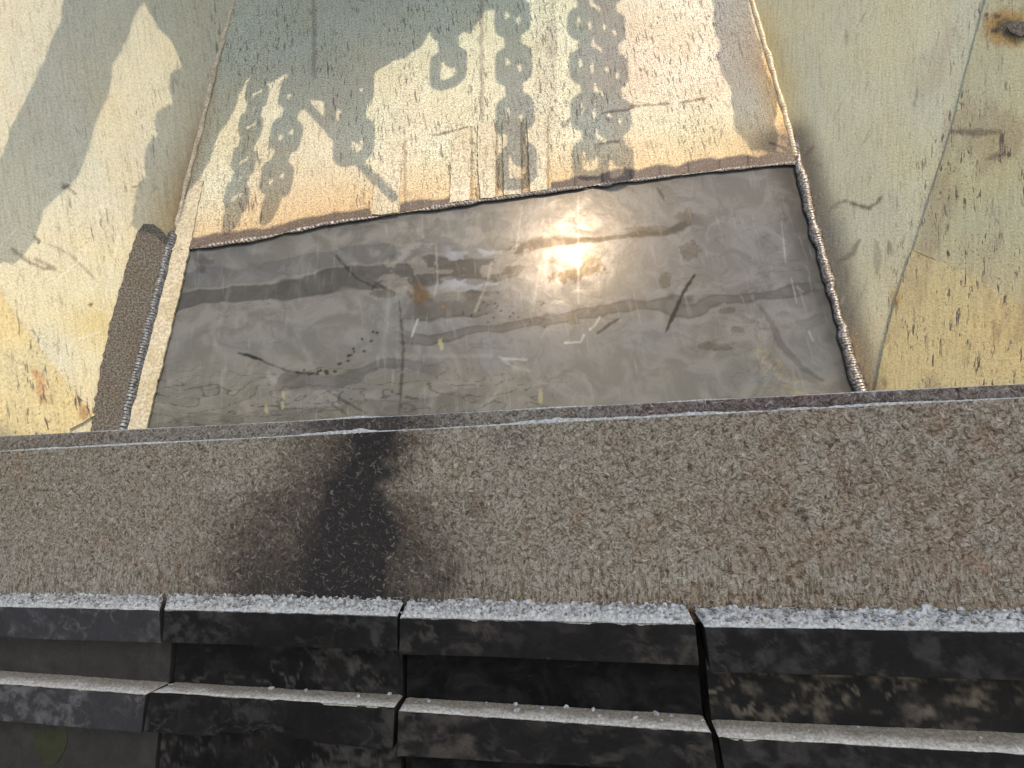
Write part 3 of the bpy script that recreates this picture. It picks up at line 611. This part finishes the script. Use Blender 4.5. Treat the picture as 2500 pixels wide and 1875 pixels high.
def roundcorners(P, r_):
    out = [P[0]]; 
    for a, b, c in zip(P, P[1:], P[2:]):
        u = (a-b)/np.linalg.norm(a-b); v = (c-b)/np.linalg.norm(c-b)
        for t in (1, .35): out.append(b+u*r_*t)
        out.append(b+(u+v)*r_*.1)
        for t in (.35, 1): out.append(b+v*r_*t)
    out.append(P[-1]); return np.array(out)
def dens(P, ks):                                 # more points on long edges, same topology everywhere
    out = []
    for a, b, k_ in zip(P, P[1:], ks):
        for t in range(k_): out.append(a+(b-a)*t/k_)
    out.append(P[-1]); return np.array(out)
def extr(name, A, B, parent, seed, amp=.0016, r_=.0035, chip=None, mat='rubber', base=(.028, .030, .034), sm=None):
    A = roundcorners(A, r_); B = roundcorners(B, r_); ks = [int(min(20, max(1, np.linalg.norm(b-a)//.0028))) for a, b in zip(A, A[1:])]; A = dens(A, ks); B = dens(B, ks); n = int(np.linalg.norm(B[0]-A[0])/.0032)+2; t = np.linspace(0, 1, n)
    # end rounding
    V = A[None]*(1-t[:, None, None])+B[None]*t[:, None, None]
    s_ = np.linspace(0, np.linalg.norm(B[0]-A[0]), n)[:, None]+V[0, 0, 0]; w_ = np.concatenate([[0], np.cumsum(np.linalg.norm(np.diff(A, axis=0), axis=1))])[None]
    d = (fbm(s_*14+seed, w_*18, seed, 4)-.5)*amp*2+(fbm(s_*3+seed, w_*0, seed+3, 2)-.5)*amp*2.5+(fbm(s_*110, w_*110, seed+5, 2)-.5)*.0009
    V = V+np.array(hz)*d[..., None]; V[..., 2] += (fbm(s_*6+seed, w_*0+2, seed+8, 3)-.5)*amp*1.6
    if chip is not None: V = chip(V, t)
    N, m = V.shape[:2]; c0 = A.mean(0)
    V = V.reshape(-1, 3); f = gridfaces(N, m).tolist()
    f += [[i*m for i in range(N)][::-1]+[i*m+m-1 for i in range(N)]] if False else []
    for i in range(N-1): f.append((i*m+m, i*m, i*m+m-1, i*m+2*m-1))
    f.append(list(range(m))); f.append([(N-1)*m+j for j in range(m)][::-1])
    sx = s_+0*w_; wy = w_+0*s_; cl = np.tile(base, (len(V), 1))
    if sm:
        qx, qy = sx+.02*(fbm(sx*22, wy*30, seed+70, 4)-.5), wy+.03*(fbm(sx*16+7, wy*22, seed+71, 4)-.5)
        big = fbm(sx*7+seed*3, wy*8, seed+60, 3); fine = fbm(qx*46, qy*60, seed+61, 6, .62)
        a = ss(.62, .40, big+.0) if False else ss(.30, .62, big)*ss(.50-.16*sm[3]*ss(.4, .65, big), .72, fine)*sm[3]
        rid = 1-np.abs(fbm(qx*24+wy*16, qy*36-sx*10, seed+62, 5)-.5)*2
        a = np.maximum(a, .75*sm[3]*ss(.90, .985, rid)*ss(.42, .62, fbm(sx*13, wy*20, seed+64, 3)))
        a = a.ravel()[:, None]; cl = cl*(1-a)+np.array(sm[:3])*a
    o = link(name, V-np.array(parent.location), f, M[mat], parent, None, True, cl)
    o.data.set_sharp_from_angle(angle=R(50)) if hasattr(o.data, 'set_sharp_from_angle') else None
    return o
labs = ['leftmost black ribbed rubber panel, with scuffed bluish grey ribs', 'second black rubber panel from the left, with a chipped lower rib', 'third black rubber panel, between the two wide vertical gaps', 'rightmost and largest black rubber panel, smeared with grey mud']
bases = [(.034, .033, .034), (.007, .0065, .006), (.009, .0085, .008), (.009, .0085, .008)]
webb = [(.040, .036, .031), (.006, .0055, .005), (.002, .002, .002), (.012, .011, .010)]
smear = [(.07, .068, .062, .35), (.11, .10, .085, .55), (.02, .02, .02, .2), (.15, .125, .09, 1.0)]
ribsm = [(.12, .115, .11, .8), (.045, .042, .037, .8), (.060, .052, .042, .9), (.045, .042, .038, .8)]
panels = []
for i, pn in enumerate(PAN):
    A, B = prof(pn); e = empty('liner_panel', tuple((A[4]+B[4])/2)); bpy.context.view_layer.update()
    tag(e, labs[i], 'rubber panel', 'ribbed rubber liner panels')
    bk = -hz*.10
    def sub(X, a, b, first, last):
        L_ = [X[a]+bk] if first else []
        return L_
    for X in ((A, B),):
        r1 = [np.array([Z[0]+bk, Z[0], Z[1], Z[2], Z[3], Z[3]+bk*.5]) for Z in X]
        extr('rib', r1[0], r1[1], e, 10+i, base=bases[i], sm=ribsm[i])
        wb = [np.array([Z[3]+bk*.45+[0, 0, .004], Z[3]+[0, 0, .004], Z[4]-[0, 0, .004], Z[4]+bk*.45-[0, 0, .004]]) for Z in X]
        extr('web', wb[0], wb[1], e, 20+i, base=webb[i], r_=.001, sm=smear[i])
        def chip(V, t, i=i):
            if i != 1: return V
            q = np.exp(-((t-.52)/.13)**2)+.4*np.exp(-((t-.35)/.03)**2)
            low = (V[..., 2] < (A[6][2]+B[6][2])/2+.014)
            V[..., 2] += (q*.016*(1+.4*(vn(t*60, t*0, 3)-.5)))[:, None]*low; return V
        r2 = [np.array([Z[4]+bk*.5, Z[4], Z[5], Z[6], Z[7], Z[7]+bk*.5]) for Z in X]
        extr('rib', r2[0], r2[1], e, 30+i, chip=chip, base=bases[i], sm=ribsm[i])
        w2 = [np.array([Z[7]+bk*.45+[0, 0, .004], Z[7]+[0, 0, .004], Z[8]-[0, 0, .004], Z[8]+bk*.45-[0, 0, .004]]) for Z in X]
        extr('web', w2[0], w2[1], e, 40+i, base=webb[i], r_=.001, sm=smear[i])
        r3 = [np.array([Z[8]+bk*.5, Z[8], Z[8]+hz*.075-[0, 0, .012], Z[8]+hz*.085-[0, 0, .09], Z[8]+hz*.01-[0, 0, .09], Z[8]+bk*.5-[0, 0, .09]]) for Z in X]
        extr('rib', r3[0], r3[1], e, 50+i, base=bases[i])
    panels.append((A, B))
# olive plug in the first panel, dark plug in the second
def plug(px, py, w_, h_, col, par, lab):
    a = np.linspace(0, 2*math.pi, 28)[:-1]; pts = [(px+w_*math.cos(t)*(1 if math.sin(t) < 0 else (1-.25*math.sin(t))), py+h_*math.sin(t)) for t in a]
    pl = R2.off(.0025); p = np.array(pts); V = pl.hit(p[:, 0], p[:, 1]); V2 = V-pl.n*.02; n = len(V)
    ii = V.mean(0); f = [(i, (i+1) % n, n+(i+1) % n, n+i) for i in range(n)]+[list(range(n))[::-1]]
    o = link('plug', np.vstack([V, V2])-np.array(par.location), f, M['rubber'], par, None, False, np.tile(col, (2*n, 1))); o['label'] = lab
es = [o for o in COL.objects if o.name.startswith('liner_panel')]
plug(122, 1808, 42, 62, (.040, .042, .020), es[0], 'olive green rounded plug below the lower rib')
plug(688, 1830, 42, 60, (.020, .024, .022), es[1], 'dark rounded plug below the lower rib')

# ---- dust and rubble on the ledges
def ledge_dust(name, ia, ib, mat, h0, seed, lab, rough, inset=.0):
    col_ = []
    V = []; Fc = []
    for A, B in panels:
        n = int(np.linalg.norm(B[ib]-A[ib])/.0025); m = 26
        U, T = np.meshgrid(np.linspace(0, 1, n), np.linspace(0, 1, m), indexing='ij')
        P0 = A[ia]*(1-U[..., None])+B[ia]*U[..., None]; P1_ = A[ib]*(1-U[..., None])+B[ib]*U[..., None]
        if ia == 0: P0 = P0+hz*.022
        P = P0*(1-T[..., None])+P1_*T[..., None]; s_ = P[..., 0]; d_ = T*.09
        env = (1-ss(.80, 1.0, T))*.92+.08; ed = np.minimum(1, np.minimum(U, 1-U)*n*.0025/.006)
        k_ = fbm(s_*150, d_*150, seed, 3); pk = ss(.52, .74, k_)
        hh = h0*env*(.5+.6*fbm(s_*22, d_*22, seed+2, 3)+rough*pk)*ed+.0008
        dust_shade = np.clip(.22+.9*ss(.25, .95, T+.5*(fbm(s_*30, d_*60, seed+9, 4)-.5)), 0, 1); tint = np.array([.36, .32, .26])*(1-dust_shade[..., None])+dust_shade[..., None]; col_.append(tint.reshape(-1, 3))  # darker back: recess shade painted in, along with thinner dust
        P[..., 2] += hh; P += -hz*(ss(.93, 1, T)*.0035*fbm(s_*60, d_*0, seed+6, 3))[..., None]
        b = len(V)and sum(len(x) for x in V) or 0
        V.append(P.reshape(-1, 3)); Fc += [x[::-1] for x in gridfaces(n, m, b).tolist()]
        edge = [b+i*m+m-1 for i in range(n)]
        E = V[-1][[i*m+m-1 for i in range(n)]].copy(); E[:, 2] -= .003; b2 = b+len(V[-1]); V.append(E); col_.append(np.ones((n, 3)))
        for i in range(n-1): Fc.append((edge[i], edge[i+1], b2+i+1, b2+i))
    o = link(name, np.vstack(V), Fc, M[mat], cols=np.vstack(col_)); tag(o, lab, 'dust', kind='stuff'); return o
ledge_dust('rock_dust', 0, 1, 'dust', .0056, 101, 'pale crushed rock dust heaped along the upper ledge under the brown beam', 1.0)
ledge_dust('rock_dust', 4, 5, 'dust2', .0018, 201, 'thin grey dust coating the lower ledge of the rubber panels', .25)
def stone_mesh(seed, r_, flat=.6):
    rnd = random.Random(seed); import bmesh
    bm = bmesh.new(); bmesh.ops.create_icosphere(bm, subdivisions=2, radius=1)
    cs = [Vector((rnd.gauss(0, 1), rnd.gauss(0, 1), rnd.gauss(0, 1))).normalized() for _ in range(9)]
    sx, sy, sz = rnd.uniform(.8, 1.5), rnd.uniform(.6, 1), rnd.uniform(.45, .8)
    for v in bm.verts:
        c = v.co.copy()
        for q in cs:
            dd = c.dot(q)-.72
            if dd > 0: c -= q*dd
        v.co = Vector((c.x*sx, c.y*sy, c.z*sz))*r_
    return bm
def stone_np(seed, r_):
    bm = stone_mesh(seed, r_); V = np.array([v.co[:] for v in bm.verts]); Fc = [[v.index for v in f.verts] for f in bm.faces]; bm.free(); return V, Fc
def on_ledge(A, B, ia, ib, u, t):
    P0 = A[ia]*(1-u)+B[ia]*u; P1_ = A[ib]*(1-u)+B[ib]*u
    if ia == 0: P0 = P0+hz*.022
    return P0*(1-t)+P1_*t
protos = [stone_np(s_, 1) for s_ in range(14)]
def rubble(name, ia, ib, cnt, lo, hi, lift, mat, lab, seed, tp=1.0):
    rnd = random.Random(seed); V = []; Fc = []; b = 0
    for A, B in panels:
        k_ = int(cnt*np.linalg.norm(B[ib]-A[ib]))
        for _ in range(k_):
            u = rnd.random(); t = rnd.random()**tp*.86; P = on_ledge(A, B, ia, ib, u, t); r_ = lo+(hi-lo)*rnd.random()**4
            pv, pf = protos[rnd.randrange(14)]; a = rnd.random()*6.28; c_, s_ = math.cos(a), math.sin(a)
            q = pv*r_; q = np.stack([q[:, 0]*c_-q[:, 1]*s_, q[:, 0]*s_+q[:, 1]*c_, q[:, 2]], -1)+P+[0, 0, lift*(1-.6*t)+r_*.2]
            V.append(q); Fc += [[x+b for x in f] for f in pf]; b += len(pv)
    o = link(name, np.vstack(V), Fc, M[mat], smooth=False); tag(o, lab, 'gravel', kind='stuff')
rubble('gravel', 0, 1, 1100, .0012, .0050, .006, 'dust', 'fine pale grit and chips strewn over the dust of the upper ledge', 5)
M['chips'] = dustmat('dark_stone_chips', (.34, .33, .30), (.12, .12, .11))
rubble('dark_gravel', 0, 1, 700, .0018, .0052, .0090, 'chips', 'scattered darker grey chips lying on the pale dust of the upper ledge', 15)
rubble('gravel', 4, 5, 200, .0008, .0032, .001, 'dust', 'sparse fine grit scattered on the lower dusty ledge', 6, .9)
def stone(px, py, size, ledge, lab, seed, mat='stone', grp=None):
    d = ray(np.array(float(px)), np.array(float(py)))
    best = None
    ia, ib = ((0, 1), (4, 5))[ledge]
    for A, B in panels:
        for u in np.linspace(.005, .995, 240):
            for t in np.linspace(.02, .95, 14):
                P = on_ledge(A, B, ia, ib, u, t); q = P-CAM; z = q@fw; x_ = W/2+F*(q@cr)/z; y_ = H/2-F*(q@cu)/z; e = (x_-px)**2+(y_-py)**2
                if best is None or e < best[0]: best = (e, P)
    bm = stone_mesh(seed, size); me = bpy.data.meshes.new('stone'); bm.to_mesh(me); bm.free(); me.materials.append(M[mat])
    o = bpy.data.objects.new('stone', me); COL.objects.link(o); o.location = Vector(best[1])+Vector((0, 0, (.006 if ledge == 0 else .0015)+size*.3)); o.rotation_euler = (0, 0, seed*1.3)
    tag(o, lab, 'stone', grp)
stone(1290, 1482, .0085, 0, 'largest cream stone on the upper ledge, right of its middle', 1)
stone(1150, 1478, .0070, 0, 'slanted pale chip leaning on the beam, left of the largest stone', 2)
stone(1195, 1482, .0060, 0, 'pale lilac stone just left of the largest cream stone', 3)
stone(1515, 1484, .0050, 0, 'small white pebble against the beam, between largest stone and wide gap', 4)
stone(2262, 1502, .0085, 0, 'flat white stone on the far right of the upper ledge', 5)
stone(1795, 1492, .0060, 0, 'pale stone on the upper ledge just right of the wide gap', 6)
stone(710, 1478, .0075, 0, 'dusty stone on the upper ledge of the second panel', 7)
stone(198, 1460, .0060, 0, 'dusty lump leaning on the beam at the far left of the upper ledge', 8)
stone(748, 1690, .0052, 1, 'pale stone on the lower ledge of the second panel, left of its middle', 9)
stone(953, 1694, .0055, 1, 'pale stone on the lower ledge at the right end of the second panel', 10)
stone(875, 1702, .0040, 1, 'low flat chip on the lower ledge between two pale stones', 11)
stone(663, 1684, .0050, 1, 'grey stone on the lower ledge near the soot marked web', 12)
for k_, (x, y, l) in enumerate(((1050, 1715, 'pebble nearest the narrow gap on the lower ledge of the third panel'), (1258, 1722, 'second pebble from the narrow gap on the third panel, close behind another'), (1262, 1737, 'pebble lying directly in front of another near the middle of the lower ledge'),
        (1322, 1732, 'tallest upright pebble on the lower ledge, left of the third panel middle'), (1385, 1728, 'pebble tucked against the black web at the middle of the third panel'), (1450, 1738, 'pebble just behind and left of a pair member on the third panel'),
        (1462, 1750, 'white pebble at the front edge of the third panel lower ledge'), (1552, 1756, 'fourth pebble from the wide gap on the lower ledge, nearer its front'), (1603, 1748, 'oval pebble two places left of the wide gap on the lower ledge'), (1640, 1752, 'last pebble before the wide gap on the lower ledge of the third panel'))):
    stone(x, y, .0038+.0008*(k_ % 3), 1, l, 20+k_, grp='pebbles on the lower ledge of the third panel')

# ================================================================ surroundings out of view and an added sun blocker
bk_ = Plane(K0.o-hz*.12, K0.n)
o = outline('backing_plate', bk_, [(-1150, 1380), (3560, 1290), (3560, 2500), (-1150, 2300)], M['dark'], .01)
tag(o, 'dark steel backing seen only through the gaps between rubber panels', 'steel plate')
def box(name, c, s_, mat, rz=0, lab=None, cat=None, kind=None):
    x, y, z = [v/2 for v in s_]; V = [(a*x, b*y, c_*z) for a in (-1, 1) for b in (-1, 1) for c_ in (-1, 1)]
    f = [(0, 1, 3, 2), (4, 6, 7, 5), (0, 4, 5, 1), (2, 3, 7, 6), (0, 2, 6, 4), (1, 5, 7, 3)]
    o = link(name, V, f, mat, None, Matrix.Translation(c) @ Matrix.Rotation(rz, 4, 'Z'), False); tag(o, lab, cat, None, kind); return o
BLOCKERZ = 5.0; fy = S[1]/S[2]                      # level travel towards the sun per metre of height
blocker_front = 1.22+fy*(BLOCKERZ-1.6)
box('sun_blocker', (-.2+S[0]/S[2]*3.6, blocker_front-.55, BLOCKERZ), (6.0, 1.1, .05), M['dark'], YAW*.4, 'added dark plate above the viewer, keeping sun off the beam and panels', 'sun blocker')  # added unseen plate, sized to keep the sun off beam and panels
o = box('ground', (0, 0, -.6), (40, 40, .2), M['floor'], kind='structure')

# ---- chains hanging in front of the chute mouth; only their shadows are seen
YC = 1.12; YA = 1.36
def lift_to(P, yc=YC):
    t = (P[1]-yc)/(-S[1]); return P+S*t
LR, LW, LL = .0195, .046, .096
def link_mesh():
    V = []; Fc = []; n = 28; m = 10; a_ = LW; b_ = LL-LW
    for i in range(n):
        t = 2*math.pi*i/n; cx, cz = a_*math.cos(t), a_*math.sin(t)+(b_ if math.sin(t) > 0 else -b_ if math.sin(t) < 0 else 0)
        nx, nz = math.cos(t), math.sin(t)
        for j in range(m):
            p = 2*math.pi*j/m; V.append((cx+nx*LR*math.cos(p), LR*math.sin(p), cz+nz*LR*math.cos(p)))
    for i in range(n):
        for j in range(m): a = i*m+j; b = ((i+1) % n)*m+j; Fc.append((a, b, ((i+1) % n)*m+(j+1) % m, i*m+(j+1) % m))
    me = bpy.data.meshes.new('chain_link'); me.from_pydata(V, [], Fc); me.polygons.foreach_set('use_smooth', [True]*len(me.polygons)); me.materials.append(M['chain']); return me
LM = link_mesh(); PITCHL = 2*(LL-LR)-.004
def chain(top, bot, base_rot, lab, yc=YC, pl=center, scale=1.0, ph=0.0):
    T = lift_to(pl.hit(np.array(float(top[0])), np.array(float(top[1]))), yc); B = lift_to(pl.hit(np.array(float(bot[0])), np.array(float(bot[1]))), yc)
    d = (T-B); Lc = np.linalg.norm(d); d /= Lc; e = empty('chain', tuple(B)); tag(e, lab, 'chain', 'chains hanging in front of the chute')
    n = int((5.4-B[2])/d[2]/(PITCHL*scale))+1; yy = np.array([S[0], S[1], 0]); yy -= d*np.dot(yy, d); yy /= np.linalg.norm(yy); xx = np.cross(yy, d); q = Matrix([[xx[i], yy[i], d[i]] for i in range(3)]).to_4x4()
    for i in range(n):
        l = bpy.data.objects.new('link', LM); COL.objects.link(l); l.parent = e
        l.matrix_local = Matrix.Translation(Vector(d*(PITCHL*(i+ph)+LL)*scale)) @ q @ Matrix.Rotation(base_rot+(i % 2)*math.pi/2, 4, 'Z') @ Matrix.Scale(scale, 4)
chain((1250, 0), (1262, 455), R(4), 'single chain with its end hanging level with the strips', YA)
chain((1424, 0), (1443, 428), R(-4), 'left chain of the pair hanging together', YC+.16, scale=.92)
chain((1484, 0), (1508, 446), R(6), 'right chain of the pair hanging together', YC+.22, scale=.92)
chain((1096, 0), (1094, 205), R(12), 'short chain with a hook-like last link', YA)
chain((866, 0), (864, 390), R(8), 'chain left of the short one', YA); chain((845, -100), (842, 380), R(80), 'chain crossing behind its neighbour', YA+.05)
chain((768, 0), (652, 545), R(60), 'slim chain over the left part of the sheet', YA, scale=.78, ph=.3); chain((672, 0), (563, 555), R(50), 'slimmest chain nearest the left seam', YA, scale=.62)
chain((860, 0), (812, 200), R(20), 'short chain under the ragged flap', YA)
def flap(pts, yc, lab, pl=center, th=.02):  # unseen sheets, outlines shaped from the shadows they cast
    q = []
    for i, (a, b) in enumerate(zip(pts, pts[1:]+pts[:1])):
        m_ = max(1, int(math.hypot(b[0]-a[0], b[1]-a[1])/13))
        for t in range(m_):
            x, y = a[0]+(b[0]-a[0])*t/m_, a[1]+(b[1]-a[1])*t/m_
            q.append((x+float(vn(x/17., y/17., 5)-.5)*13, y+float(vn(x/17., y/17., 6)-.5)*13) if y > -100 else (x, y))
    pts = q; p = np.array(pts, float); P = np.array([lift_to(x, yc) for x in pl.hit(p[:, 0], p[:, 1])]); n = len(P)
    V = np.vstack([P, P+[0, th, 0]]); res = delaunay_2d_cdt([Vector((x[0], x[2])) for x in P], [(i, (i+1) % n) for i in range(n)], [], 1, 1e-6)
    f = [tuple(t) for t in res[2]]; f2 = [tuple(n+i for i in t)[::-1] for t in f]; s_ = [(i, (i+1) % n, n+(i+1) % n, n+i) for i in range(n)]
    if len(res[0]) != n: print('flap verts', len(res[0]), n)
    o = link('shadow_flap', V, f+f2+s_, M['rubber'], smooth=False, cols=np.tile((.03, .03, .03), (2*n, 1))); tag(o, lab, 'rubber flap')
flap([(560, -380), (1240, -380), (1238, -20), (1225, 20), (1180, 28), (1150, 90), (1100, 60), (1062, 68), (1030, 110), (1000, 142), (960, 150), (915, 175), (900, 200), (860, 230), (800, 250), (740, 245), (735, 280), (725, 240), (700, 180), (660, 205), (620, 200), (600, 190), (545, 190)], YC+.16, 'ragged rubber flap hanging behind the chains')
flap([(175, -250), (168, -60), (152, 40), (118, 120), (70, 230), (30, 310), (0, 400), (-60, 500), (-90, 660), (40, 640), (70, 600), (92, 555), (105, 515), (150, 475), (190, 425), (202, 385), (218, 320), (250, 255), (262, 200), (266, 168), (300, 112), (318, 60), (345, 2), (360, -250)], YC+.05, 'long rubber flap hanging over the left side wall', left)
flap([(350, -250), (348, 8), (385, 68), (415, 100), (438, 150), (446, 172), (418, 186), (412, 215), (422, 262), (386, 278), (380, 300), (388, 335), (362, 352), (350, 395), (356, 430), (334, 452), (328, 500), (322, 548), (345, 575), (400, 580), (440, 480), (500, 250), (560, 40), (640, -250)], YC+.12, 'scallop edged sheet standing in for chains along the left seam', left)  # added sheet, scalloped outline shaped to cast chain shadows
flap([(640, -250), (612, 190), (592, 215), (562, 290), (530, 330), (505, 400), (458, 480), (432, 560), (412, 612), (375, 612), (470, 300), (555, -60), (605, -250)], YC+.12, 'narrow added sheet shading the left seam')  # added sheet, shaped to put the seam's centre side in shade
flap([(1755, -250), (1738, -60), (1742, 40), (1755, 110), (1752, 150), (1772, 190), (1788, 240), (1786, 290), (1800, 325), (1835, 365), (1890, 372), (1898, 340), (1890, 300), (1896, 255), (1882, 215), (1866, 190), (1862, 130), (1850, 95), (1836, 60), (1826, 0), (1790, -250)], YC+.12, 'narrow wavy sheet standing in for a chain near the right seam')  # added sheet, wavy outline shaped to cast a chain's shadow
def rod(a, b, r_, lab, pl=center, yc=YC):
    A = lift_to(pl.hit(np.array(float(a[0])), np.array(float(a[1]))), yc); B = lift_to(pl.hit(np.array(float(b[0])), np.array(float(b[1]))), yc)
    bead_ = []; d = (B-A)/np.linalg.norm(B-A); u = np.cross(d, [0, 1, 0]); u /= np.linalg.norm(u); v = np.cross(d, u); V = []
    for P in (A, B):
        for j in range(12): t = 2*math.pi*j/12; V.append(P+u*math.cos(t)*r_+v*math.sin(t)*r_)
    f = [(j, (j+1) % 12, 12+(j+1) % 12, 12+j) for j in range(12)]+[list(range(12))[::-1], list(range(12, 24))]
    tag(link('steel_rod', V, f, M['chain']), lab, 'steel rod')
rod((730, 235), (962, 492), .014, 'slanting rod caught between the chains')
box('chain_bar', (0, YC+.05, 5.5), (5.0, .14, .14), M['dark'], 0, 'heavy bar from which all the chains hang', 'beam')
sc.render.engine = 'CYCLES'
